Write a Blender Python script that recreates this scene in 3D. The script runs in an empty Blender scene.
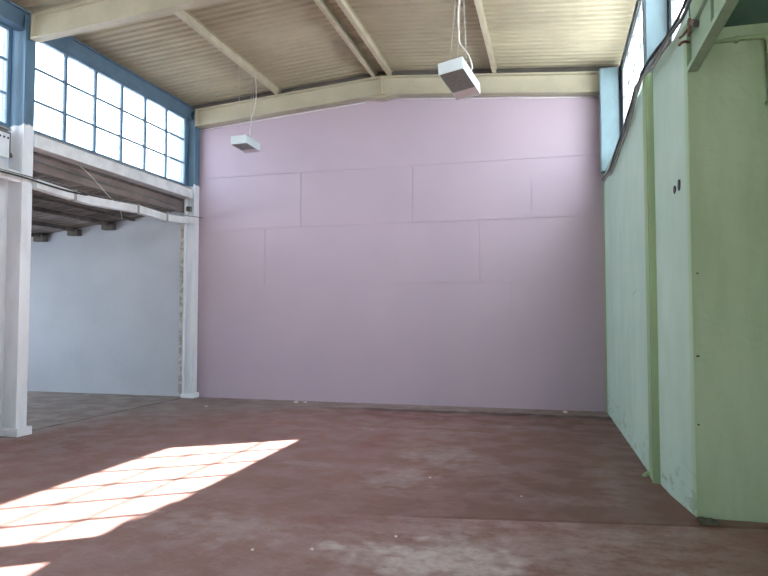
import bpy, bmesh, math, random
from mathutils import Vector, Matrix
random.seed(7)
S = bpy.context.scene
COL = S.collection

# ---------------------------------------------------------------- materials
def lin(c):
    return tuple(((v/255)/12.92 if v/255 <= .04045 else ((v/255+.055)/1.055)**2.4) for v in c) + (1,)

class NT:
    def __init__(s, name, rough=.7, spec=.3, metal=0):
        s.m = bpy.data.materials.new(name); s.m.use_nodes = True
        s.t = s.m.node_tree; s.p = s.t.nodes['Principled BSDF']
        s.p.inputs['Roughness'].default_value = rough
        s.p.inputs['Specular IOR Level'].default_value = spec
        s.p.inputs['Metallic'].default_value = metal
        g = s.n('ShaderNodeNewGeometry'); s.pos = g.outputs['Position']
        sx = s.n('ShaderNodeSeparateXYZ'); s.l(s.pos, sx.inputs[0]); s.x, s.y, s.z = sx.outputs
    def n(s, k, **kw):
        o = s.t.nodes.new(k)
        for a, b in kw.items(): setattr(o, a, b)
        return o
    def l(s, a, b): s.t.links.new(a, b)
    def scaled(s, sc, rot=None):
        m = s.n('ShaderNodeMapping'); m.inputs['Scale'].default_value = sc
        if rot: m.inputs['Rotation'].default_value = rot
        s.l(s.pos, m.inputs['Vector']); return m.outputs[0]
    def noise(s, sc, scale=(1, 1, 1), det=4, lo=.35, hi=.65, rot=None, rough=.55, dist=0):
        t = s.n('ShaderNodeTexNoise'); t.inputs['Scale'].default_value = sc
        t.inputs['Detail'].default_value = det; t.inputs['Roughness'].default_value = rough
        t.inputs['Distortion'].default_value = dist
        s.l(s.scaled(scale, rot), t.inputs['Vector'])
        return s.ramp(t.outputs['Fac'], lo, hi)
    def ramp(s, v, lo, hi, a=0., b=1.):
        r = s.n('ShaderNodeMapRange'); r.interpolation_type = 'SMOOTHSTEP'
        s.l(v, r.inputs[0])
        for i, q in enumerate((lo, hi, a, b)): r.inputs[i+1].default_value = q
        return r.outputs[0]
    def math(s, op, a, b=None):
        r = s.n('ShaderNodeMath', operation=op)
        for i, q in enumerate((a, b)):
            if q is None: continue
            if isinstance(q, (int, float)): r.inputs[i].default_value = q
            else: s.l(q, r.inputs[i])
        return r.outputs[0]
    def mix(s, f, a, b):
        r = s.n('ShaderNodeMix', data_type='RGBA')
        for i, q in ((0, f), (6, a), (7, b)):
            if isinstance(q, (int, float)): r.inputs[i].default_value = q
            elif isinstance(q, tuple): r.inputs[i].default_value = q
            else: s.l(q, r.inputs[i])
        return r.outputs[2]
    def color(s, c):
        if isinstance(c, tuple): s.p.inputs['Base Color'].default_value = c
        else: s.l(c, s.p.inputs['Base Color'])
    def rough(s, v): s.l(v, s.p.inputs['Roughness'])
    def bump(s, h, st=.3, d=.01):
        b = s.n('ShaderNodeBump'); b.inputs['Strength'].default_value = st; b.inputs['Distance'].default_value = d
        s.l(h, b.inputs['Height']); s.l(b.outputs[0], s.p.inputs['Normal'])
    def blob(s, cx, cy, rx, ry, edge=.35, wob=.5, sc=3.):
        """elliptical stain on the floor with a ragged edge"""
        t = s.n('ShaderNodeTexNoise'); t.inputs['Scale'].default_value = sc; t.inputs['Detail'].default_value = 5
        s.l(s.pos, t.inputs['Vector'])
        dx = s.math('DIVIDE', s.math('SUBTRACT', s.x, cx), rx); dy = s.math('DIVIDE', s.math('SUBTRACT', s.y, cy), ry)
        d = s.math('SQRT', s.math('ADD', s.math('MULTIPLY', dx, dx), s.math('MULTIPLY', dy, dy)))
        d = s.math('ADD', d, s.math('MULTIPLY', s.math('SUBTRACT', t.outputs['Fac'], .5), wob*4))
        return s.ramp(d, 1+edge, 1-edge)

def paint(name, c, c2=None, rough=.6, sc=1.5, bump=.15, scale=(1, 1, 1), spec=.3, fine=True):
    n = NT(name, rough, spec)
    c = lin(c); c2 = lin(c2) if c2 else tuple(v*.86 for v in c[:3])+(1,)
    k = n.noise(sc, scale, 5, .3, .75)
    col = n.mix(k, c, c2)
    if fine: col = n.mix(n.math('MULTIPLY', n.noise(22, (1, 1, 1), 3, .3, .8), .12), col, tuple(v*.6 for v in c[:3])+(1,))
    n.color(col)
    if bump: n.bump(n.noise(35, (1, 1, 1), 3, .2, .8), bump, .004)
    return n.m

M = {}
M['pink'] = paint('pink_paint', (184, 167, 181), (178, 163, 178), .5, .7, .12, spec=.35, fine=False)
M['white_wall'] = paint('white_plaster', (186, 192, 202), (178, 184, 194), .75, 1.2, .3)
M['white'] = paint('white_gloss_paint', (228, 232, 238), (212, 217, 223), .5, 3, .1)
M['white_beam'] = paint('chalky_white_paint', (232, 236, 238), (206, 210, 213), .6, 4, .15)
M['beam'] = paint('cream_beam_paint', (186, 181, 160), (172, 166, 146), .5, 2, .08)
M['purlin'] = paint('beige_steel_paint', (196, 188, 166), (176, 168, 146), .55, 3, .08)
M['blue'] = paint('blue_frame_paint', (98, 124, 146), (86, 112, 134), .5, 4, .08)
M['sill_grey'] = paint('weathered_sill', (176, 176, 170), (138, 138, 132), .8, 9, .2)
M['lime'] = paint('lime_green_paint', (160, 188, 146), (146, 174, 134), .6, 1.6, .2)
M['steel_green'] = paint('mint_steel_paint', (160, 190, 164), (140, 172, 146), .5, 5, .1)
M['soffit'] = paint('teal_soffit_paint', (112, 146, 132), (98, 130, 118), .7, 1.5, .15)
M['grey_wall'] = paint('grey_plaster', (190, 186, 184), (172, 168, 166), .8, 1, .2)
M['black'] = paint('black_rubber', (50, 54, 58), (70, 74, 76), .6, 20, 0)
M['greycable'] = paint('grey_cable_sheath', (124, 132, 132), (98, 106, 106), .6, 20, 0)
M['whitecable'] = paint('white_cable_sheath', (222, 220, 214), (205, 202, 196), .5, 20, 0)
M['wire'] = paint('galvanised_wire', (190, 188, 184), (168, 166, 162), .4, 30, 0)
M['rust'] = paint('rusted_iron', (128, 98, 84), (96, 76, 68), .85, 30, .4)
M['lamp_white'] = paint('enamelled_lamp_white', (206, 216, 220), (198, 208, 212), .35, 4, 0, fine=False)
M['lamp_dark'] = paint('dark_lamp_grille', (146, 148, 148), (130, 132, 132), .4, 30, .1)
M['lamp_refl'] = paint('pale_lamp_reflector', (238, 226, 232), (226, 214, 220), .3, 10, 0)
M['chip'] = paint('white_plaster_chip', (232, 228, 222), (206, 200, 194), .9, 40, .2)
M['rubble'] = paint('broken_concrete', (96, 104, 86), (66, 70, 60), .95, 30, .6)
M['roofing'] = paint('grey_roof_sheet', (126, 124, 122), (108, 106, 106), .8, 1, .1)
M['ext'] = paint('exterior_render', (206, 202, 194), (188, 184, 176), .9, 1, .1)
M['flash'] = paint('brown_pink_board', (140, 126, 122), (116, 104, 100), .8, 2, .15)
M['gap'] = paint('dark_verge_board', (112, 106, 102), (94, 90, 88), .8, 3, .1)  # dark colour stands for the shade in the gap above the far rafter
M['dark'] = paint('dark_print', (60, 62, 66), (48, 50, 54), .6, 20, 0)

def column_mat(name, white, blue, zsplit):
    n = NT(name, .5, .3)
    w = n.mix(n.noise(3, (1, 1, .3), 5), lin(white), tuple(v*.86 for v in lin(white)[:3])+(1,))
    b = n.mix(n.noise(5, (1, 1, .4), 5), lin(blue), tuple(v*.8 for v in lin(blue)[:3])+(1,))
    t = n.n('ShaderNodeTexNoise'); t.inputs['Scale'].default_value = 9; n.l(n.pos, t.inputs['Vector'])
    zz = n.math('ADD', n.z, n.math('MULTIPLY', n.math('SUBTRACT', t.outputs['Fac'], .5), .12))
    f = n.ramp(zz, zsplit-.015, zsplit+.015)
    n.color(n.mix(f, w, b)); n.bump(n.noise(30), .12, .004)
    return n.m
M['col_left'] = column_mat('white_and_blue_column_paint', (228, 233, 240), (92, 122, 144), 4.24)
M['col_right'] = column_mat('lime_and_pale_blue_column_paint', (160, 188, 146), (112, 134, 142), 4.0)

# rough, unplastered masonry edge by the far left column
n = NT('rough_masonry', .9, .2)
n.color(n.mix(n.noise(14, (1, 1, .7), 6, .42, .6), lin((204, 202, 200)), lin((166, 161, 156)))); n.bump(n.noise(16, (1, 1, 1), 6), .8, .03)
M['rough'] = n.m

# mint wall: pale blue-green paint, lime along the arris, scratches and wear at the foot
n = NT('mint_wall_paint', .6, .3)
base = n.mix(n.noise(1.2, (1, 1, .6), 5), lin((194, 220, 206)), lin((182, 210, 196)))
base = n.mix(n.math('MULTIPLY', n.noise(5, (1, 1, .3), 6, .5, .8), .25), base, lin((160, 196, 166)))
edge = n.math('MAXIMUM', n.ramp(n.y, 5.76, 5.70), n.ramp(n.y, 11.25, 11.4))
base = n.mix(n.math('MULTIPLY', edge, .75), base, lin((166, 198, 156)))
stn = n.math('MULTIPLY', n.noise(5, (1, 1, 2.5), 5, .52, .66), n.ramp(n.z, .55, .1))
base = n.mix(n.math('MULTIPLY', stn, .4), base, lin((112, 128, 108)))
n.color(base); n.bump(n.noise(6, (1, 1, 1), 6), .2, .01)
M['mint'] = n.m

# front-facing lime wall with vertical brush streaks
n = NT('lime_wall_paint', .6, .3)
base = n.mix(n.noise(1.6, (1.6, 1, .35), 5), lin((172, 196, 164)), lin((156, 182, 146)))
base = n.mix(n.math('MULTIPLY', n.noise(6, (1.5, 1, .3), 5, .55, .75), .35), base, lin((176, 196, 158)))
n.color(base); n.bump(n.noise(7, (1, 1, 1), 6), .3, .015)
M['limewall'] = n.m

# corrugated ceiling sheets: weathered, streaked along the ridges
n = NT('ceiling_sheet', .7, .25)
base = n.mix(n.noise(.8, (1, 1, 1), 4, .3, .7), lin((180, 172, 150)), lin((164, 156, 136)))
base = n.mix(n.math('MULTIPLY', n.noise(2.4, (.4, 1.6, 1), 6, .5, .75), .3), base, lin((136, 128, 112)))
base = n.mix(n.math('MULTIPLY', n.noise(.9, (.6, 1.4, 1), 3, .5, .8), .35), base, lin((198, 192, 166)))
n.color(base); n.bump(n.noise(12), .1, .005)
M['ceiling'] = n.m
M['aisle_ceiling'] = paint('aisle_sheet', (150, 140, 136), (116, 110, 108), .8, 1.4, .15, scale=(.5, 2, 1))
M['aisle_purlin'] = paint('aisle_steel', (120, 112, 108), (92, 88, 86), .8, 6, .2)

# floor: worn red painted concrete; grey bare concrete in the side bay and along the end wall
n = NT('painted_concrete_floor', .5, .4)
red = n.mix(n.noise(1.1, (1, 1, 1), 8, .25, .78, rough=.62), lin((138, 100, 94)), lin((120, 88, 82)))
red = n.mix(n.math('MULTIPLY', n.noise(.55, (.9, 1.2, 1), 6, .35, .75), .4), red, lin((128, 104, 96)))
red = n.mix(n.math('MULTIPLY', n.noise(9, (.8, 1.2, 1), 8, .45, .74, rough=.7), .4), red, lin((156, 136, 130)))
red = n.mix(n.math('MULTIPLY', n.noise(5, (1, .7, 1), 7, .54, .75, rough=.65), .45), red, lin((106, 66, 62)))
red = n.mix(n.math('MULTIPLY', n.noise(38, (1, 1, 1), 4, .5, .8), .3), red, lin((166, 148, 142)))
# browner coat on the right, beyond a brush line at about 5.3 m
brush = n.math('ADD', n.math('MULTIPLY', n.x, .15), 5.27)
beyond = n.ramp(n.math('SUBTRACT', n.y, brush), -.01, .03)
rt = n.math('MULTIPLY', n.ramp(n.x, -2.2, .2), beyond)
red = n.mix(n.math('MULTIPLY', rt, .7), red, lin((108, 80, 70)))
# dusty bare zone this side of it
dz = n.math('MULTIPLY', n.math('MULTIPLY', n.math('SUBTRACT', 1, beyond), n.ramp(n.x, -2.6, -.9)), n.ramp(n.x, 1.7, .8))
dust = n.math('MULTIPLY', dz, n.noise(3.6, (1, 1.3, 1), 9, .36, .68, rough=.72))
red = n.mix(n.math('MULTIPLY', dust, .62), red, lin((178, 162, 158)))
for (cx, cy, rx, ry, a, sc) in ((-.7, 4.25, .5, .34, .95, 5), (-1.5, 4.3, .16, .07, .9, 8), (-1.5, 6.25, .3, .35, .35, 6),
                            (-1.3, 7.4, .35, .4, .35, 6), (-.75, 6.9, .4, .2, .18, 7), (.02, 5.9, .45, .14, .18, 8),
                            (.5, 6.7, .12, .7, .18, 7), (-2.4, 4.5, .5, .28, .3, 5), (-1.9, 8.9, .7, .14, .35, 7), (-2.6, 6.6, .3, .1, .35, 7), (-.5, 9.6, .7, .12, .3, 7)):
    red = n.mix(n.math('MULTIPLY', n.math('MULTIPLY', n.blob(cx, cy, rx, ry, .5, .8, sc), n.noise(9, (1, 1, 1), 7, .2, .7, rough=.7)), a*.8), red, lin((206, 198, 198)))
for (cx, cy, rx, ry, a) in ((-1.6, 4.85, .5, .12, .4), (-.35, 3.9, .5, .12, .5), (-1.9, 10.2, 1.2, .35, .4), (-2.2, 8.2, .18, .9, .4), (1.15, 5.52, .08, .12, .6)):
    red = n.mix(n.math('MULTIPLY', n.blob(cx, cy, rx, ry, .5, .6, 5), a), red, lin((112, 50, 50)))
# the brush line itself
ln_ = n.math('MULTIPLY', n.ramp(n.math('ABSOLUTE', n.math('SUBTRACT', n.y, brush)), .04, .012), n.ramp(n.x, -1.6, -.9))
red = n.mix(n.math('MULTIPLY', ln_, .8), red, lin((96, 56, 46)))
# grey strips
grey = n.mix(n.noise(2.2, (1, 1, 1), 6, .3, .7), lin((148, 136, 130)), lin((128, 116, 110)))
grey = n.mix(n.math('MULTIPLY', n.noise(6, (.5, 1.3, 1), 6, .52, .7), .6), grey, lin((176, 166, 160)))
wob = n.n('ShaderNodeTexNoise'); wob.inputs['Scale'].default_value = 1.6; wob.inputs['Detail'].default_value = 5; n.l(n.pos, wob.inputs['Vector'])
w_ = n.math('MULTIPLY', n.math('SUBTRACT', wob.outputs['Fac'], .5), 1.0)
g1 = n.ramp(n.math('ADD', n.x, w_), -6.75, -7.25)
g2 = n.math('MULTIPLY', n.ramp(n.math('ADD', n.y, n.math('MULTIPLY', w_, .12)), 10.86, 10.9), .8)
g3 = n.math('MULTIPLY', n.ramp(n.math('ADD', n.math('SUBTRACT', n.y, n.math('MULTIPLY', n.x, .9)), n.math('MULTIPLY', w_, 2.2)), 13.6, 15.6), .75)
gm = n.math('MAXIMUM', n.math('MAXIMUM', g1, g2), g3)
c = n.mix(gm, red, grey)
# cracks: end-wall joint and the ragged joint along the left columns
j1 = n.math('MULTIPLY', n.ramp(n.math('ABSOLUTE', n.math('SUBTRACT', n.math('ADD', n.y, n.math('MULTIPLY', w_, .1)), 10.78)), .2, .1), n.ramp(n.x, -4.2, -2.6))
j2 = n.math('MULTIPLY', n.ramp(n.math('ABSOLUTE', n.math('ADD', n.math('ADD', n.x, n.math('MULTIPLY', w_, .25)), 7.15)), .06, .02), .9)
c = n.mix(n.math('MULTIPLY', n.math('MAXIMUM', j1, j2), .85), c, lin((60, 40, 36)))
n.color(c)
n.rough(n.ramp(n.noise(2.5, (1, 1, 1), 5), 0, 1, .42, .62))
n.bump(n.noise(9, (1, 1, 1), 8, .2, .8), .2, .01)
M['floor'] = n.m

# dusty window glass: mostly clear, a little dirt that scatters the light
g = bpy.data.materials.new('dusty_glass'); g.use_nodes = True; t = g.node_tree; t.nodes.clear()
o = t.nodes.new('ShaderNodeOutputMaterial'); tr = t.nodes.new('ShaderNodeBsdfTransparent'); tr.inputs[0].default_value = (.93, .96, .97, 1)
tl = t.nodes.new('ShaderNodeBsdfTranslucent'); tl.inputs[0].default_value = (.9, .93, 1, 1)
gl = t.nodes.new('ShaderNodeBsdfGlossy'); gl.inputs['Roughness'].default_value = .1
m1 = t.nodes.new('ShaderNodeMixShader'); m1.inputs[0].default_value = .12
m2 = t.nodes.new('ShaderNodeMixShader'); m2.inputs[0].default_value = .04
t.links.new(tr.outputs[0], m1.inputs[1]); t.links.new(tl.outputs[0], m1.inputs[2])
t.links.new(m1.outputs[0], m2.inputs[1]); t.links.new(gl.outputs[0], m2.inputs[2]); t.links.new(m2.outputs[0], o.inputs[0])
M['glass'] = g

# ---------------------------------------------------------------- mesh building
class MB:
    def __init__(s): s.v = []; s.f = []
    def add(s, vs, fs):
        b = len(s.v); s.v += [tuple(v) for v in vs]; s.f += [tuple(b+i for i in f) for f in fs]; return s
    def box(s, x0, x1, y0, y1, z0, z1):
        vs = [(x, y, z) for z in (z0, z1) for y in (y0, y1) for x in (x0, x1)]
        return s.add(vs, [(0, 2, 3, 1), (4, 5, 7, 6), (0, 1, 5, 4), (2, 6, 7, 3), (0, 4, 6, 2), (1, 3, 7, 5)])
    def prism(s, pts, axis, a, b):
        """polygon pts in the two other axes, extruded along axis from a to b"""
        def P(p, q):
            return {'x': (q, p[0], p[1]), 'y': (p[0], q, p[1]), 'z': (p[0], p[1], q)}[axis]
        k = len(pts); vs = [P(p, a) for p in pts]+[P(p, b) for p in pts]
        fs = [tuple(range(k))[::-1], tuple(range(k, 2*k))]+[(i, (i+1) % k, k+(i+1) % k, k+i) for i in range(k)]
        return s.add(vs, fs)
    def hexa(s, bot, top):
        return s.add(list(bot)+list(top), [(3, 2, 1, 0), (4, 5, 6, 7)]+[(i, (i+1) % 4, 4+(i+1) % 4, 4+i) for i in range(4)])
    def tube(s, pts, r, k=8, smooth=6):
        P = [Vector(p) for p in pts]
        if smooth and len(P) > 2:
            Q = []
            for i in range(len(P)-1):
                p0 = P[max(i-1, 0)]; p1 = P[i]; p2 = P[i+1]; p3 = P[min(i+2, len(P)-1)]
                for j in range(smooth):
                    t = j/smooth
                    Q.append(.5*((2*p1)+(p2-p0)*t+(2*p0-5*p1+4*p2-p3)*t*t+(3*p1-p0-3*p2+p3)*t**3))
            Q.append(P[-1]); P = Q
        vs = []; fs = []
        for i, p in enumerate(P):
            d = (P[min(i+1, len(P)-1)]-P[max(i-1, 0)]).normalized()
            a = d.orthogonal() if i == 0 else (a - d*a.dot(d))
            a.normalize(); b = d.cross(a)
            for j in range(k):
                w = 2*math.pi*j/k; vs.append(p+(a*math.cos(w)+b*math.sin(w))*r)
        for i in range(len(P)-1):
            for j in range(k):
                fs.append((i*k+j, i*k+(j+1) % k, (i+1)*k+(j+1) % k, (i+1)*k+j))
        fs += [tuple(range(k))[::-1], tuple(range((len(P)-1)*k, len(P)*k))]
        s.sm = True
        return s.add(vs, fs)
    def build(s, name, mat, parent=None, loc=(0, 0, 0), bevel=0, smooth=False):
        """vertices are world coordinates; the origin goes to loc (world)"""
        me = bpy.data.meshes.new(name)
        me.from_pydata([tuple(Vector(v)-Vector(loc)) for v in s.v], [], s.f)
        bm = bmesh.new(); bm.from_mesh(me); bmesh.ops.recalc_face_normals(bm, faces=bm.faces)
        if smooth or getattr(s, 'sm', False):
            for f in bm.faces: f.smooth = len(f.verts) == 4
        bm.to_mesh(me); bm.free()
        me.materials.append(M[mat]); o = bpy.data.objects.new(name, me); COL.objects.link(o)
        if parent is not None:
            o.parent = parent; o.location = Vector(loc)-wloc(parent)
        else: o.location = loc
        if bevel:
            b = o.modifiers.new('bevel', 'BEVEL'); b.width = bevel; b.segments = 2; b.limit_method = 'ANGLE'
        return o
def wloc(o):
    v = Vector((0, 0, 0))
    while o is not None: v += o.location; o = o.parent
    return v
def tag(o, label=None, cat=None, group=None, kind='thing'):
    if label: o['label'] = label
    if cat: o['category'] = cat
    if group: o['group'] = group
    if kind: o['kind'] = kind
    return o
def thing(name, loc, label, cat, group=None):
    o = bpy.data.objects.new(name, None); o.empty_display_size = .1; COL.objects.link(o); o.location = loc
    return tag(o, label, cat, group)
def struct(o, label=None):
    o['kind'] = 'structure'
    if label: o['label'] = label; o['category'] = o.name.split('_')[0]
    return o

XL, XR, YB, XM = -6.95, .85, 11.5, -3.05
RZ = lambda x: 5.774+.307*(1-abs(x-XM)/3.9)          # top of the rafters
Y0 = -6.0

# ---------------------------------------------------------------- floor and walls
struct(MB().box(-13.2, 5, Y0-.3, YB+.3, -.2, 0).build('floor', 'floor'), 'worn red painted concrete floor with a sunlit patch')

# end wall: large boards with hairline joints, raked head following the roof
mb = MB()
G = .005; GH = .008
rows = [(0, 1.08, []), (1.08, 2.22, [-.73]), (2.22, 3.34, [-5.47, -1.27]),
        (3.34, 4.4, [-4.72, -2.5, -.36]), (4.4, 6.3, [XM])]
for z0, z1, js in rows:
    xs = [-7.2]+js+[1.35]
    for a, b in zip(xs[:-1], xs[1:]):
        for (p, q) in ((a, b),) if not (a < XM < b and z1 > 6) else ((a, XM), (XM, b)):
            t0 = min(z1, RZ(p)-.06) if z1 > 6 else z1; t1 = min(z1, RZ(q)-.06) if z1 > 6 else z1
            zz = z0 + (GH if z0 > 0 else 0)
            gp, gq = (0 if p == XM else G), (0 if q == XM else G)
            mb.prism([(p+gp, zz), (q-gq, zz), (q-gq, t1-GH if z1 < 6 else t1), (p+gp, t0-GH if z1 < 6 else t0)], 'y', YB, YB+.03)
mb.box(-7.2, 1.35, YB+.012, YB+.25, 0, 5.7)
mb.prism([(-7.2, 5.7), (1.35, 5.7), (1.35, 5.74), (XM, 6.02), (-7.2, 5.74)], 'y', YB+.012, YB+.25)
struct(mb.build('wall_back', 'pink'), 'tall pale pink painted end wall')

# side-bay end wall
mb = MB().prism([(-13.2, 0), (-7.2, 0), (-7.2, 3.8), (-13.2, 3.11)], 'y', YB, YB+.25)
struct(mb.build('wall_aisle_back', 'white_wall'), 'white plastered end wall of the low side bay')
mb = MB()
mb.box(-13.2, -13.0, Y0, YB, 0, .9); mb.box(-13.2, -13.0, Y0, YB, 2.5, 3.3)
for y in (Y0, -2.6, .4, 3.4, 6.4, 9.4, YB-.5): mb.box(-13.2, -13.0, y, y+.6, .9, 2.5)
struct(mb.build('wall_aisle_left', 'white_wall'))
struct(MB().box(-13.2, -7.0, Y0-.25, Y0, 0, 3.8).build('wall_aisle_front', 'grey_wall'))
# infill wall beyond the nearer left column
struct(MB().box(-7.45, -7.24, Y0, 7.07, 0, 4.16).build('wall_left', 'white'), 'white infill wall left of the near left column')
# rear of the hall, behind the camera
mb = MB().box(-7.2, 5, Y0-.25, Y0, 3.3, 6.3)
for a, b in ((-7.2, 1.7), (4.4, 5)): mb.box(a, b, Y0-.25, Y0, 0, 3.3)      # unseen open gateway, added and sized to light the lime wall
struct(mb.build('wall_front', 'grey_wall'))
struct(MB().box(-30, 25, Y0-30, Y0-.3, -.25, -.05).build('ground_yard', 'ext'))
# right-hand wall
ZW = 4.03
pts = [(.85, YB), (.868, 10.4), (.89, 9.2), (.912, 8.1), (.928, 6.99), (.95, 6.99), (.962, 6.8), (.978, 6.55), (1.0, 6.27), (1.045, 5.95), (1.085, 5.66), (1.24, 5.66), (1.24, YB)]
mb = MB().prism(pts, 'z', 0, ZW)
struct(mb.build('wall_right', 'mint'), 'mint green painted side wall')
struct(MB().box(1.12, 1.26, Y0, YB, ZW-.03, 4.17).build('wall_right_upstand', 'mint'))
struct(MB().box(1.088, 5, 5.652, 5.85, 0, 4.0).build('wall_right_return', 'limewall'), 'lime green wall facing the camera at the right edge')
struct(MB().box(4.8, 5, Y0, 5.65, 0, 4.0).build('wall_annex_right', 'grey_wall'))
# mezzanine soffit over the right-hand recess
struct(MB().box(1.17, 5, Y0, 5.652, 3.96, 4.1).build('ceiling_annex', 'soffit'), 'teal painted soffit over the recess at the right edge')
# outside roof right of the clerestory, and outer render
struct(MB().box(1.26, 9, Y0, YB+.25, 3.98, 4.08).build('roof_annex', 'roofing')).location.z = .03

# ---------------------------------------------------------------- corrugated ceilings
def corrugated(name, mat, x0, z0, x1, z1, ya, yb, pitch, dep, th=.02, prof=(0, .35, .5, .85)):
    """sheet between two x,z lines with trapezoid ridges running along x"""
    ys = []; k = int((yb-ya)/pitch)
    for i in range(k):
        for q, h in zip(prof, (0, 0, 1, 1)): ys.append((ya+(i+q)*pitch, h*dep))
    ys.append((ya+k*pitch, 0)); ys.append((yb, 0))
    m = MB(); n_ = len(ys); vs = []
    for dz in (0, th):
        for (x, z) in ((x0, z0), (x1, z1)):
            vs += [(x, y, z+h+dz) for y, h in ys]
    fs = []
    for i in range(n_-1):
        fs.append((i, i+1, n_+i+1, n_+i)); fs.append((2*n_+i, 3*n_+i, 3*n_+i+1, 2*n_+i+1))
    for a, b in ((0, 2), (1, 3)): fs += [(a*n_+i, a*n_+i+1, b*n_+i+1, b*n_+i) for i in range(n_-1)]
    fs += [(0, n_, 3*n_, 2*n_), (n_-1, 2*n_-1, 4*n_-1, 3*n_-1)]
    return m.add(vs, fs)
PD = .15
def sheet(side):
    xe = XM+side*4.27
    return corrugated('', '', XM, RZ(XM)+PD, xe, RZ(xe)+PD, Y0-.2, YB+.24, .15, .028)
mb = sheet(-1); m2 = sheet(1); mb.add(m2.v, m2.f)
struct(mb.build('ceiling', 'ceiling'), 'pitched ceiling of weathered beige corrugated sheets')
mb = corrugated('', '', -7.2, 3.80, -13.2, 3.116, Y0, YB+.24, .18, .04)
struct(mb.build('ceiling_aisle', 'aisle_ceiling'), 'grey corrugated sheet ceiling of the side bay')
struct(MB().box(-7.225, -7.2, 7.27, YB-.02, 3.70, 4.0).build('trim_7', 'flash'))
# eaves closers
struct(MB().box(-7.29, -7.2, Y0, YB+.25, 5.66, 5.88).build('trim_1', 'ext'))
struct(MB().box(1.24, 1.3, Y0, YB+.25, 5.74, 5.86).build('trim_2', 'ext'))
g_ = lambda x, d: (x, RZ(x)+d)
mb = MB(); mb.prism([g_(-7.2, -.1), g_(XM, -.1), g_(XM, PD+.012), g_(-7.2, PD+.012)], 'y', YB-.012, YB+.03)
mb.prism([g_(XM, -.1), g_(1.25, -.1), g_(1.25, PD+.012), g_(XM, PD+.012)], 'y', YB-.012, YB+.03)
struct(mb.build('trim_3', 'gap'))  # closes the gable under the sheet, painted dark like the shaded gap

# ---------------------------------------------------------------- columns
def left_column(xf, xb, y0, y1, label, plinth):
    """H-section: inner flange facing the hall, recessed web, outer flange"""
    r = thing('steel_column', ((xf+xb)/2, (y0+y1)/2, 0), label, 'column'); L = tuple(r.location); zt = RZ(-7.05)-.02; ym = (y0+y1)/2
    MB().box(xf-.03, xf, y0, y1, 0, zt).build('inner_flange', 'col_left', r, L, .004)
    MB().box(xb+.03, xf-.03, ym-.012, ym+.012, 0, zt-.01).build('web', 'col_left', r, L)
    MB().box(xb, xb+.03, y0, y1, 0, zt).build('outer_flange', 'col_left', r, L, .004)
    m = MB().box(xf-.09, xf+.04, y0-.02, y1+.06, 0, plinth); m.box(xb-.02, xf-.09, y0-.01, y1+.02, 0, plinth*.85)
    m.build('plinth', 'white', r, L, .008)
    return r
left_column(-6.955, -7.30, 7.06, 7.24, 'white column, blue above, nearest on the left side, with black cables crossing it', .115)
left_column(-6.92, -7.15, 11.3, 11.48, 'white column, blue above, in the far left corner beside the pink wall', .1)
struct(MB().prism([(-7.33, 0.0), (-7.155, 0), (-7.155, 3.5), (-7.33, 3.5)], 'y', 11.46, 11.52).build('trim_4', 'rough'), 'strip of rough unplastered masonry beside the far left column')

def right_column(x0, x1, y0, y1, z0, label):
    r = thing('steel_column', ((x0+x1)/2, (y0+y1)/2, z0), label, 'column')
    MB().box(x0, x1, y0, y1, z0, RZ(x1)-.02).build('shaft', 'col_right', r, tuple(r.location), .006)
    MB().box(x0-.012, x0, y0+.02, y0+.05, z0, RZ(x0)-.05).build('edge_strip', 'col_right', r, tuple(r.location))
    return r
right_column(.915, 1.115, 6.68, 6.92, 0, 'pale blue column above the lime green stripe, between two clerestory windows')
right_column(.79, 1.075, 11.04, 11.3, 4.01, 'pale blue column in the far right corner above the green wall')
struct(MB().box(.912, .99, 6.79, 6.985, 0, ZW+.005).build('trim_5', 'lime'), 'narrow lime green pilaster stripe on the mint wall')
struct(MB().box(.838, .852, 11.42, 11.5, 0, ZW).build('trim_6', 'lime'))

# ---------------------------------------------------------------- rafters (gable I-beams) and purlins
def rafter(yc, w, label):
    r = thing('roof_beam', (XM, yc, 5.9), label, 'roof beam', 'gable roof beams spanning the hall')
    D, t = .35, .022
    L, R = -6.925, .92
    def strip(z_off0, z_off1, y0, y1):
        m = MB()
        for a, b in ((L, XM), (XM, R)):
            m.hexa([(a, y0, RZ(a)+z_off0), (b, y0, RZ(b)+z_off0), (b, y1, RZ(b)+z_off0), (a, y1, RZ(a)+z_off0)],
                   [(a, y0, RZ(a)+z_off1), (b, y0, RZ(b)+z_off1), (b, y1, RZ(b)+z_off1), (a, y1, RZ(a)+z_off1)])
        return m
    strip(-D+t, -t, yc-.008, yc+.008).build('web', 'beam', r, tuple(r.location))
    strip(-t, 0, yc-w/2, yc+w/2).build('top_flange', 'beam', r, tuple(r.location))
    strip(-D, -D+t, yc-w/2, yc+w/2).build('bottom_flange', 'beam', r, tuple(r.location))
    zb = RZ(XM)-D
    MB().prism([(XM-.32, RZ(XM-.32)-D+.004), (XM-.03, zb-.075), (XM+.03, zb-.075), (XM+.32, RZ(XM+.32)-D+.004)], 'y', yc-w/2-.004, yc+w/2+.004).build('ridge_gusset', 'beam', r, tuple(r.location))
    MB().box(XM-.008, XM+.008, yc-w/2+.005, yc+w/2-.005, zb, RZ(XM)-.02).build('stiffener', 'beam', r, tuple(r.location))
    for x in (-6.91, .78):
        MB().box(x-.012, x+.012, yc-w/2+.004, yc+w/2-.004, RZ(x)-D+.005, RZ(x)-.01).build('end_plate', 'beam', r, tuple(r.location))
    return r
rafter(11.38, .2, 'cream gable roof beam along the head of the pink wall')
rafter(7.17, .14, 'cream gable roof beam crossing overhead from the nearer left column')
r = rafter(2.9, .18, 'cream gable roof beam spanning the hall over the camera'); 

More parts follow.
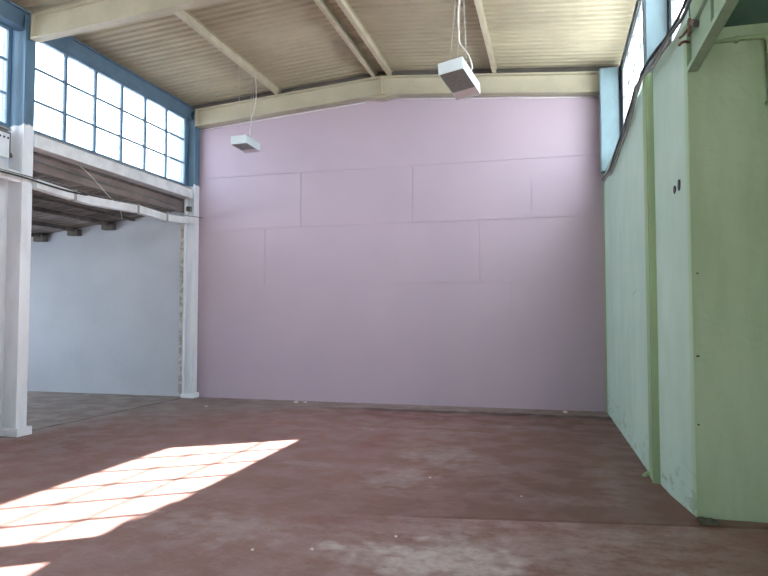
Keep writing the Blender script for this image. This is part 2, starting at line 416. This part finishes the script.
def purlin(x, label):
    r = thing('purlin', (x, 3, RZ(x)), label, 'purlin', 'ceiling purlins')
    z = RZ(x)+.006; a, b = Y0+.01, YB-.02
    MB().box(x-.036, x+.036, a, b, z, z+.008).build('bottom_flange', 'purlin', r, tuple(r.location))
    MB().box(x-.006, x+.006, a, b, z+.008, z+PD-.012).build('web', 'purlin', r, tuple(r.location))
    MB().box(x-.036, x+.036, a, b, z+PD-.02, z+PD-.012).build('top_flange', 'purlin', r, tuple(r.location))
    return r
purlin(-5.15, 'beige purlin under the left roof slope, carrying the far lamp')
purlin(XM-.15, 'left of the two beige purlins at the roof ridge')
purlin(XM+.15, 'right of the two beige purlins at the roof ridge')
purlin(-.97, 'beige purlin under the right roof slope, above the nearer lamp')

# eaves beams
def eave(x0, x1, label, mat, z0=5.49, z1=5.775):
    r = thing('eaves_beam', ((x0+x1)/2, 3, 5.5), label, 'eaves beam')
    MB().box(x0+.03, x1-.03, Y0, YB-.03, z0+.03, z1-.025).build('web', mat, r, tuple(r.location))
    MB().box(x0, x1, Y0, YB-.03, z0, z0+.03).build('bottom_flange', mat, r, tuple(r.location))
    MB().box(x0, x1, Y0, YB-.03, z1-.025, z1).build('top_flange', mat, r, tuple(r.location))
M['eave_grey'] = paint('grey_eaves_paint', (150, 158, 162), (132, 140, 146), .5, 3, .08)
eave(-7.19, -7.02, 'blue eaves beam over the left clerestory windows', 'blue', 5.58, 5.85)
eave(1.12, 1.2, 'grey eaves beam over the right clerestory windows', 'eave_grey', 5.67, 5.85)

# ---------------------------------------------------------------- windows
def window(num, x, y0, y1, z0, z1, mat, label=None, t=.05, cols=6):
    """steel clerestory window in the plane x: 6 x 3 panes"""
    fr = MB(); e = .045
    fr.box(x-.03, x+.03, y0, y1, z0, z0+e); fr.box(x-.03, x+.03, y0, y1, z1-e, z1)
    fr.box(x-.03, x+.03, y0, y0+e, z0+e, z1-e); fr.box(x-.03, x+.03, y1-e, y1, z0+e, z1-e)
    o = struct(fr.build('window_%d' % num, mat), label)
    dy = (y1-y0)/cols; dz = (z1-z0)/3
    for i in range(1, cols):
        y = y0+i*dy
        MB().box(x-.022, x+.022, y-.024, y+.024, z0+e, z1-e).build('mullion', mat, o)
    for k in (1, 2):
        z = z0+k*dz
        MB().box(x-.014, x+.014, y0+e, y1-e, z-.015, z+.015).build('glazing_bar', mat, o)
    for i in range(cols):
        MB().box(x-.003, x+.003, y0+i*dy+.018, y0+(i+1)*dy-.018, z0+e-.01, z1-e+.01).build('glass_pane', 'glass', o)
    return o
ZL, ZH = 4.185, 5.50
window(1, -7.06, 7.27, 11.15, ZL, 5.58, 'blue', 'left clerestory window of eighteen panes between the two blue columns')
window(2, -7.2, 3.1, 7.03, ZL, 5.58, 'blue', 'clerestory window cut off at the left edge of the photo')
window(3, 1.16, 6.95, 10.95, ZL, 5.67, 'eave_grey', 'right clerestory window between the pale blue columns')
window(4, 1.16, 2.8, 6.6, ZL, 5.67, 'eave_grey', 'sliver of clerestory window right of the nearer pale blue column')
window(5, -7.06, -1.1, 2.7, ZL, ZH, 'blue'); window(6, 1.16, -1.2, 2.57, ZL, 5.67, 'eave_grey')
# solid jambs between windows
for k, (y0, y1) in enumerate(((6.6, 6.95), (10.95, YB), (2.57, 2.8), (Y0, -1.2))):
    struct(MB().box(1.13, 1.2, y0, y1, 4.16, 5.7).build('trim_%d' % (10+k), 'eave_grey'))
for k, (y0, y1) in enumerate(((7.03, 7.27), (11.15, YB), (2.7, 3.1), (Y0, -1.1))):
    struct(MB().box(-7.4, -7.305 if k == 0 else (-7.14 if k == 1 else -7.0), y0, y1, 4.1, 5.52).build('trim_%d' % (20+k), 'blue'))
# sills
struct(MB().prism([(-7.2, 4.155), (-6.965, 4.155), (-6.965, 4.17), (-7.1, 4.2), (-7.2, 4.2)], 'y', 7.28, 11.28).build('trim_30', 'sill_grey'), 'chipped grey sill under the left clerestory window')
struct(MB().prism([(-7.4, 4.155), (-7.16, 4.155), (-7.16, 4.17), (-7.2, 4.2), (-7.4, 4.2)], 'y', Y0, 7.07).build('trim_31', 'sill_grey'))

# white lintel beam under the left window, and a steel angle behind it
r = thing('lintel_beam', (-7.05, 9.1, 3.96), 'white lintel beam directly under the left clerestory window', 'beam')
MB().box(-7.17, -6.96, 7.27, 11.295, 3.965, 4.15).build('beam_body', 'white_beam', r, tuple(r.location), .008)
MB().box(-7.3, -7.175, 7.27, 11.295, 3.93, 3.98).build('angle', 'aisle_purlin', r, tuple(r.location))

# ---------------------------------------------------------------- side bay: purlins and bits
for k, x in enumerate((-10.72, -9.85, -9.0)):
    zt = 3.80+.114*(x+7.2)
    words = ('farthest from the white column line', 'middle of the three', 'closest to the white column line')[k]
    r = thing('bay_purlin', (x, 5, zt-.1), 'dark steel purlin under the side bay ceiling, '+words, 'purlin', 'side bay purlins')
    MB().box(x-.04, x+.04, Y0+.01, YB-.01, zt-.09, zt-.012).build('bar', 'aisle_purlin', r, tuple(r.location))
    MB().box(x-.13, x+.13, YB-.16, YB-.012, zt-.17, zt-.03).build('end_bracket', 'aisle_purlin', r, tuple(r.location), .01)
for k, x in enumerate((-7.9, -8.45)):
    zt = 3.80+.114*(x+7.2)
    o = MB().box(x-.03, x+.03, Y0+.01, YB-.01, zt-.06, zt-.012).build('steel_batten', 'aisle_purlin', None, (x, 5, zt-.06))
    tag(o, ('thin dark batten under the side bay ceiling, next to the lintel beam', 'thin dark batten under the side bay ceiling, second from the lintel beam')[k], 'batten', 'side bay battens')

# cable trunking that sags slightly between the columns
def ribbon(pts, x0, x1, h):
    m = MB(); vs = []
    for y, z in pts: vs += [(x0, y, z-h/2), (x1, y, z-h/2), (x1, y, z+h/2), (x0, y, z+h/2)]
    k = len(pts); fs = [(0, 1, 2, 3), (4*k-1, 4*k-2, 4*k-3, 4*k-4)]
    for i in range(k-1):
        for j in range(4): fs.append((i*4+j, (i+1)*4+j, (i+1)*4+(j+1) % 4, i*4+(j+1) % 4))
    return m.add(vs, fs)
r = thing('cable_trunking', (-6.96, 9.1, 3.45), 'sagging white cable trunking between the two left columns', 'trunking')
ribbon([(7.26, 3.45), (7.8, 3.425), (8.35, 3.405), (8.9, 3.43), (9.55, 3.465), (10.0, 3.455), (10.35, 3.44), (10.7, 3.46), (11.06, 3.49), (11.29, 3.52)], -7.02, -6.9, .13).build('channel', 'white_beam', r, tuple(r.location), .006)
for y, z in ((9.5, 3.465), (10.35, 3.445), (8.0, 3.42)):
    MB().box(-7.03, -6.893, y-.025, y+.025, z-.075, z+.085).build('clamp', 'sill_grey', r, tuple(r.location))
o = ribbon([(2.0, 3.5), (7.07, 3.5)], -7.05, -6.98, .15).build('cable_trunking', 'white_beam', None, (-6.96, 5, 3.5), .006)
tag(o, 'white cable trunking left of the near left column, at the edge of the photo', 'trunking')

def cable(pts, r, mat, name, label, cat='cable', group=None):
    o = MB().tube(pts, r).build(name, mat, None, pts[0]); return tag(o, label, cat, group)
cable([(-6.9, 2.0, 3.52), (-6.91, 5.5, 3.49), (-6.9, 6.9, 3.487), (-6.89, 7.2, 3.476), (-6.88, 7.6, 3.455), (-6.88, 8.0, 3.455), (-6.93, 8.4, 3.48)],
      .013, 'black', 'electric_cable', 'thick black cable crossing the nearer white column and running along the trunking')
cable([(-6.9, 2.0, 3.55), (-6.91, 5.5, 3.52), (-6.9, 6.9, 3.515), (-6.89, 7.25, 3.515), (-6.885, 7.7, 3.525), (-6.9, 8.4, 3.50), (-6.93, 9.2, 3.53), (-6.94, 10.2, 3.55), (-6.9, 11.1, 3.585), (-6.855, 11.38, 3.6), (-6.85, 11.48, 3.6)],
      .008, 'greycable', 'electric_cable', 'thin grey cable looping just above the thick black cable on the left')
cable([(-7.05, 8.15, 3.96), (-7.06, 8.45, 3.86), (-7.05, 8.9, 3.60), (-7.1, 9.25, 3.45), (-7.3, 9.6, 3.32)], .006, 'whitecable', 'loose_wire', 'loose white wire hanging below the lintel beam in front of the side bay', 'wire')
cable([(-7.2, 7.26, 3.86), (-7.2, 8.2, 3.84), (-7.2, 9.2, 3.80), (-7.2, 10.2, 3.82), (-7.15, 11.05, 3.78)], .008, 'greycable', 'loose_wire', 'upper grey wire slung behind the lintel beam over the side bay', 'wire')
cable([(-7.4, 7.26, 3.7), (-7.35, 8.3, 3.74), (-7.28, 9.3, 3.69), (-7.2, 10.3, 3.74), (-7.15, 11.05, 3.7)], .007, 'greycable', 'loose_wire', 'lower grey wire slung behind the lintel beam over the side bay', 'wire')
r = thing('junction_box', (-7.0, 11.26, 3.7), 'dark junction box on the far left column under the lintel beam', 'junction box')
MB().box(-7.03, -6.96, 11.2, 11.29, 3.7, 3.8).build('box_body', 'greycable', r, tuple(r.location), .008)
MB().box(-7.035, -6.955, 11.19, 11.2, 3.71, 3.79).build('cover', 'aisle_purlin', r, tuple(r.location))

# electrical cabinet on the infill wall, at the left edge
r = thing('electrical_box', (-7.2, 6.75, 3.77), 'white electrical box with three small round holes, at the left edge under the window', 'electrical box')
MB().box(-7.238, -7.18, 6.45, 7.06, 3.77, 4.11).build('box_body', 'white', r, tuple(r.location), .006)
MB().box(-7.19, -7.17, 6.44, 7.065, 4.11, 4.125).build('top_edge', 'aisle_purlin', r, tuple(r.location))
MB().box(-7.185, -7.175, 7.06, 7.07, 3.77, 4.11).build('side_edge', 'aisle_purlin', r, tuple(r.location))
for y in (6.9, 6.965, 7.03):
    m = MB(); k = 10
    m.prism([(y+.016*math.cos(2*math.pi*i/k), 4.045+.016*math.sin(2*math.pi*i/k)) for i in range(k)], 'x', -7.18, -7.176)
    m.build('hole', 'dark', r, tuple(r.location))

# ---------------------------------------------------------------- right side: cable bundle, mezzanine beam, pipe, brackets
base = [(.835, 11.44, 3.93), (.845, 10.6, 3.87), (.85, 10.0, 3.84), (.855, 8.95, 3.86), (.862, 8.1, 3.89), (.872, 7.6, 3.965), (.885, 7.3, 4.03), (.885, 6.95, 4.03), (.885, 6.66, 4.02), (.92, 6.2, 3.98), (.975, 5.75, 3.99), (1.03, 5.44, 4.05), (1.06, 5.1, 4.13), (1.08, 4.0, 4.16), (1.08, 1.0, 4.18)]
labs = ['thick grey cable lowest in the bundle along the top of the green wall',
        'black cable in the middle of the bundle along the top of the green wall',
        'thin grey cable at the top of the bundle along the top of the green wall',
        'slack pale cable drooping below the cable bundle on the green wall']
for k, (mat, rad, off) in enumerate((('greycable', .015, (0, -.025)), ('black', .013, (-.01, .012)), ('greycable', .012, (.012, .04)), ('sill_grey', .011, (.0, -.05)))):
    pts = []
    for i, (x, y, z) in enumerate(base):
        w = .018*math.sin(i*2.1+k*1.7)*(1 if 0 < i else 0)
        dz = -.05 if (k == 3 and 1 < i < 6) else 0
        xx = x+off[0]
        if k == 3: xx -= .0
        pts.append((xx, y, z+off[1]+w+dz))
    if k == 3: pts = pts[:11]
    cable(pts, rad, mat, 'electric_cable', labs[k], group='cables along the top of the green wall')
# twisted pair that hangs across the window behind the bundle
cable([(.86, 8.6, 3.9), (.875, 8.0, 4.03), (.88, 7.7, 4.02), (.885, 7.35, 4.05), (.9, 6.9, 4.05)], .008, 'black', 'electric_cable', 'thin black wire looping above the bundle in front of the right window')

r = thing('mezzanine_beam', (1.17, 0, 3.6), 'mint green steel beam overhead above the lime green wall', 'beam')
MB().box(1.085, 1.165, Y0+.01, 5.65, 3.615, 3.66).build('bottom_flange', 'steel_green', r, tuple(r.location), .003)
MB().box(1.12, 1.135, Y0+.01, 5.65, 3.66, 3.955).build('web', 'steel_green', r, tuple(r.location))
MB().box(1.09, 1.165, Y0+.01, 5.65, 3.925, 3.958).build('top_flange', 'steel_green', r, tuple(r.location))
for y in (4.9, 3.4): MB().box(1.1, 1.12, y-.006, y+.006, 3.66, 3.925).build('stiffener', 'steel_green', r, tuple(r.location))

r = thing('wall_pipe', (1.3, 5.6, 3.8), 'lime green painted pipe bending down on the wall under the soffit', 'pipe')
MB().tube([(1.27, 5.615, 3.835), (1.4, 5.615, 3.837), (1.6, 5.615, 3.84), (1.655, 5.615, 3.825), (1.675, 5.615, 3.77), (1.68, 5.615, 3.6), (1.685, 5.615, 3.2)], .018, 10).build('pipe_run', 'lime', r, tuple(r.location))
for z in (3.3,): MB().box(1.65, 1.72, 5.6, 5.65, z-.015, z+.015).build('pipe_clip', 'lime', r, tuple(r.location))
for x in (1.45,): MB().box(x-.012, x+.012, 5.595, 5.65, 3.815, 3.862).build('pipe_clip', 'lime', r, tuple(r.location))

# rusty remains on top of the wall corner
r = thing('rusty_bracket', (1.08, 5.55, 3.9), 'rusty iron bracket above the green wall corner', 'bracket')
MB().box(1.062, 1.082, 5.44, 5.5, 3.85, 3.98).build('plate', 'rust', r, tuple(r.location), .004)
MB().tube([(1.065, 5.47, 3.9), (1.04, 5.55, 3.885), (1.03, 5.63, 3.9)], .01, 6).build('hook', 'rust', r, tuple(r.location))
MB().tube([(1.085, 5.40, 3.92), (1.09, 5.38, 3.9), (1.10, 5.34, 3.88)], .028, 10).build('dark_socket', 'aisle_purlin', r, tuple(r.location))
o = MB().tube([(1.03, 5.66, 3.852), (1.05, 5.60, 3.852), (1.10, 5.60, 3.845)], .012, 8).build('rusty_pipe_stub', 'rust', None, (1.05, 5.6, 3.85))
tag(o, 'short rusty stub sticking out just below the rusty bracket', 'pipe stub')
cable([(1.07, 5.43, 3.98), (1.068, 5.43, 4.06), (1.072, 5.42, 4.14)], .006, 'greycable', 'loose_wire', 'short wire rising from the rusty bracket', 'wire')

# marks on the green walls: recessed rusty sockets and scuffs
def scuff(name, cx, cy, cz, w, h, nrm, mat, label, cat):
    k = 9; rnd = random.Random(int(cz*1000)); m = MB(); P = []
    for i in range(k):
        a = 2*math.pi*i/k; q = rnd.uniform(.75, 1.1); P.append((math.cos(a)*w/2*q, math.sin(a)*h/2*q))
    if nrm == 'y': m.prism([(cx+a, cz+b) for a, b in P], 'y', cy-.004, cy+.012)
    else: m.prism([(cy+a, cz+b) for a, b in P], 'x', cx-.004, cx+.02)
    return tag(m.build(name, mat, None, (cx, cy, cz)), label, cat)
scuff('wall_plug', 1.118, 5.652, 1.285, .035, .018, 'y', 'dark', 'dark plug hole at mid height near the edge of the lime green wall', 'plug hole')
scuff('wall_plug', 1.112, 5.652, .738, .018, .016, 'y', 'dark', 'small dark plug hole low on the edge of the lime green wall', 'plug hole')
scuff('wall_plug', 1.128, 5.652, 1.955, .02, .012, 'y', 'dark', 'small dark plug hole at head height on the edge of the lime green wall', 'plug hole')
r = thing('burnt_socket', (1.04, 5.95, 2.73), 'pair of charred dark socket holes in the mint green wall near its corner', 'socket')
for y, z, w, h in ((6.02, 2.715, .10, .075), (5.905, 2.735, .09, .11)):
    m = MB(); P = [(w/2*math.cos(2*math.pi*i/8)*random.uniform(.8, 1.15), h/2*math.sin(2*math.pi*i/8)*random.uniform(.8, 1.15)) for i in range(8)]
    xw = 1.0+(6.27-y)*(.045/.32)
    m.prism([(y+a, z+b) for a, b in P], 'x', xw-.006, xw+.03); m.build('charred_hole', 'dark', r, tuple(r.location))
# a chased groove left in the mint plaster
cable([(.922, 7.75, 1.93), (.919, 7.95, 1.885), (.916, 8.15, 1.87)], .006, 'soffit', 'groove_scar', 'short dark scar scratched in the mint wall left of the lime stripe', 'scar')

# rubble at the foot of the wall corner
rnd = random.Random(3); mb = MB()
def rock(mb, x, y, z, r):
    b = bmesh.new(); bmesh.ops.create_icosphere(b, subdivisions=1, radius=r)
    vs = [(x+v.co.x*rnd.uniform(.7, 1.4), y+v.co.y*rnd.uniform(.7, 1.3), max(.0, z+v.co.z*rnd.uniform(.4, .8))) for v in b.verts]
    fs = [[v.index for v in f.verts] for f in b.faces]; b.free(); mb.add(vs, fs)
for i in range(110):
    rock(mb, 1.145+rnd.uniform(-.055, .055), 5.55+rnd.uniform(-.09, .07), .008, rnd.uniform(.008, .026))
tag(mb.build('rubble', 'rubble', None, (1.13, 5.52, 0)), 'small dark heap of rubble at the foot of the green wall corner', 'rubble', None, 'stuff')
# lump of plaster at the foot of the lime stripe
mb = MB(); rock(mb, .9, 7.0, .02, .045); rock(mb, .87, 6.97, .01, .03)
tag(mb.build('plaster_lump', 'lime', None, (.9, 7, 0)), 'lump of lime green plaster at the foot of the lime stripe', 'plaster lump')

# plaster crumbs on the floor
chips = [(-6.0, 10.28, .035, 'white plaster chip on the floor in front of the far left corner'),
         (-4.66, 11.2, .05, 'pale plaster chip near the left part of the pink wall foot'),
         (-4.5, 11.23, .035, 'smaller pale chip just right of the one at the pink wall foot'),
         (.16, 11.18, .045, 'pale plaster chip at the pink wall foot near the green wall'),
         (-2.02, 4.09, .012, 'tiny white crumb nearest the camera, left of the white stain'),
         (-2.08, 4.5, .012, 'tiny white crumb behind the nearest crumb'),
         (-1.63, 4.2, .016, 'white crumb beside the white stain in the foreground'),
         (-1.13, 4.6, .014, 'white crumb on the dusty foreground floor'),
         (-1.21, 6.35, .016, 'white crumb in the middle of the red floor'),
         (-.3, 5.9, .012, 'white crumb beyond the brush line on the right half of the floor')]
for x, y, r_, lab in chips:
    mb = MB(); rock(mb, x, y, r_*.3, r_)
    tag(mb.build('plaster_chip', 'chip', None, (x, y, 0)), lab, 'plaster chip', 'plaster chips on the floor')

# ---------------------------------------------------------------- hanging lamps
def lamp(pos, ang, label, wires, cord):
    r = thing('pendant_lamp', pos, label, 'lamp', 'box lamps hanging from the roof')
    yaw, pitch, roll = ang
    R = Matrix.Rotation(yaw, 3, 'Z') @ Matrix.Rotation(pitch, 3, 'X') @ Matrix.Rotation(roll, 3, 'Y')
    W, L, H = .281, .604, .139; P = Vector(pos)
    def loc(m):
        m.v = [tuple(P+R@Vector(v)) for v in m.v]; return m
    m = MB(); t = .006
    a, b, h = W/2, L/2, H/2
    m.box(-a, a, -b, b, h-t, h); m.box(-a, -a+t, -b, b, -h, h-t); m.box(a-t, a, -b, b, -h, h-t)
    m.box(-a+t, a-t, -b, -b+t, -h, h-t); m.box(-a+t, a-t, b-t, b, -h, h-t)
    hs = loc(m).build('housing', 'lamp_white', r, pos)
    loc(MB().box(-a+t, a-t, -b+t, b*.42, -h+.008, -h+.02)).build('diffuser', 'lamp_dark', r, pos)
    loc(MB().box(-a+t, a-t, b*.42, b-t, -h+.008, -h+.02)).build('reflector', 'lamp_refl', r, pos)
    for (lx, ly) in ((-a*.45, -b*.8), (a*.1, -b*.8), (a*.1, b*.75)):
        loc(MB().box(lx-.012, lx+.012, ly-.012, ly+.012, h, h+.012)).build('hanger_lug', 'wire', r, pos)
    for (lx, ly), top in wires:
        p0 = P+R@Vector((lx*a, ly*b, h+.004)); MB().tube([tuple(p0), top], .004, 6, 0).build('suspension_wire', 'wire', r, pos)
    (lx, ly), mid = cord
    MB().tube([tuple(P+R@Vector((lx*a, ly*b, h)))]+mid, .0075, 8).build('cord', 'whitecable', r, pos)
    return r
za = RZ(-.97)-.35
lamp((-.983, 6.997, 4.244), (-.201, -.16, -.12), 'white box lamp hanging askew in front of the right half of the pink wall',
     [((-.25, -.7), (-1.0, 7.05, za)), ((.45, -.8), (-.96, 7.05, za)), ((.1, .75), (-.96, 7.1, za))],
     ((.55, .25), [(-.86, 7.12, 4.42), (-.90, 7.1, 4.56), (-.985, 7.08, 4.68), (-1.0, 7.08, 4.8), (-1.01, 7.08, 5.0), (-.99, 7.07, 5.25), (-.98, 7.06, za)]))
zp = RZ(-5.15)+.004
lamp((-5.1, 9.932, 4.58), (.068, .013, -.048), 'white box lamp hanging level in the upper left, before the pink wall',
     [((-.1, -.75), (-5.14, 9.72, zp)), ((-.1, .75), (-5.14, 10.2, zp)), ((.4, .75), (-5.12, 10.22, zp))],
     ((-.05, .6), [(-5.13, 10.14, 4.8), (-5.14, 10.18, 4.98), (-5.14, 10.2, 5.12), (-5.11, 10.25, 5.28), (-5.09, 10.28, 5.5), (-5.12, 10.34, 5.75), (-5.15, 10.36, zp)]))

# white conduit under the end-wall roof beam
o = MB().tube([(-6.93, 11.475, RZ(-6.93)-.385), (XM-.35, 11.475, RZ(XM-.35)-.385)], .01, 8, 0).build('conduit', 'whitecable', None, (-6.9, 11.475, 5.4))
tag(o, 'thin white conduit under the roof beam on the left half of the pink wall', 'conduit')
o = MB().tube([(XM+.35, 11.475, RZ(XM+.35)-.385), (.8, 11.475, RZ(.8)-.385)], .01, 8, 0).build('conduit', 'whitecable', None, (.8, 11.475, 5.4))
tag(o, 'thin white conduit under the roof beam on the right half of the pink wall', 'conduit')

# ---------------------------------------------------------------- light
w = bpy.data.worlds.new('sky'); S.world = w; w.use_nodes = True
bg = w.node_tree.nodes['Background']; bg.inputs[0].default_value = (.80, .90, 1, 1); bg.inputs[1].default_value = 5.0
sun = bpy.data.lights.new('sun', 'SUN'); sun.energy = 70; sun.angle = math.radians(.6); sun.color = (1, .96, .9)
so = bpy.data.objects.new('sun', sun); COL.objects.link(so); so.location = (8, 12, 12)
so.rotation_euler = Vector((-1.02, -.70, -1)).to_track_quat('-Z', 'Y').to_euler()

# ---------------------------------------------------------------- camera
cd = bpy.data.cameras.new('camera'); cam = bpy.data.objects.new('camera', cd); COL.objects.link(cam)
cd.sensor_width = 36; cd.lens = 639.6/768*36; cd.clip_start = .05
cam.location = (0, 0, 1.6)
cam.rotation_euler = (math.pi/2+.0454, 0, .2594)
S.camera = cam
S.view_settings.view_transform = 'Standard'; S.view_settings.look = 'None'; S.view_settings.gamma = 1
S.view_settings.use_curve_mapping = False; S.view_settings.exposure = .85
S.cycles.max_bounces = 12; S.cycles.diffuse_bounces = 8; S.cycles.transparent_max_bounces = 12
S.cycles.sample_clamp_indirect = 8
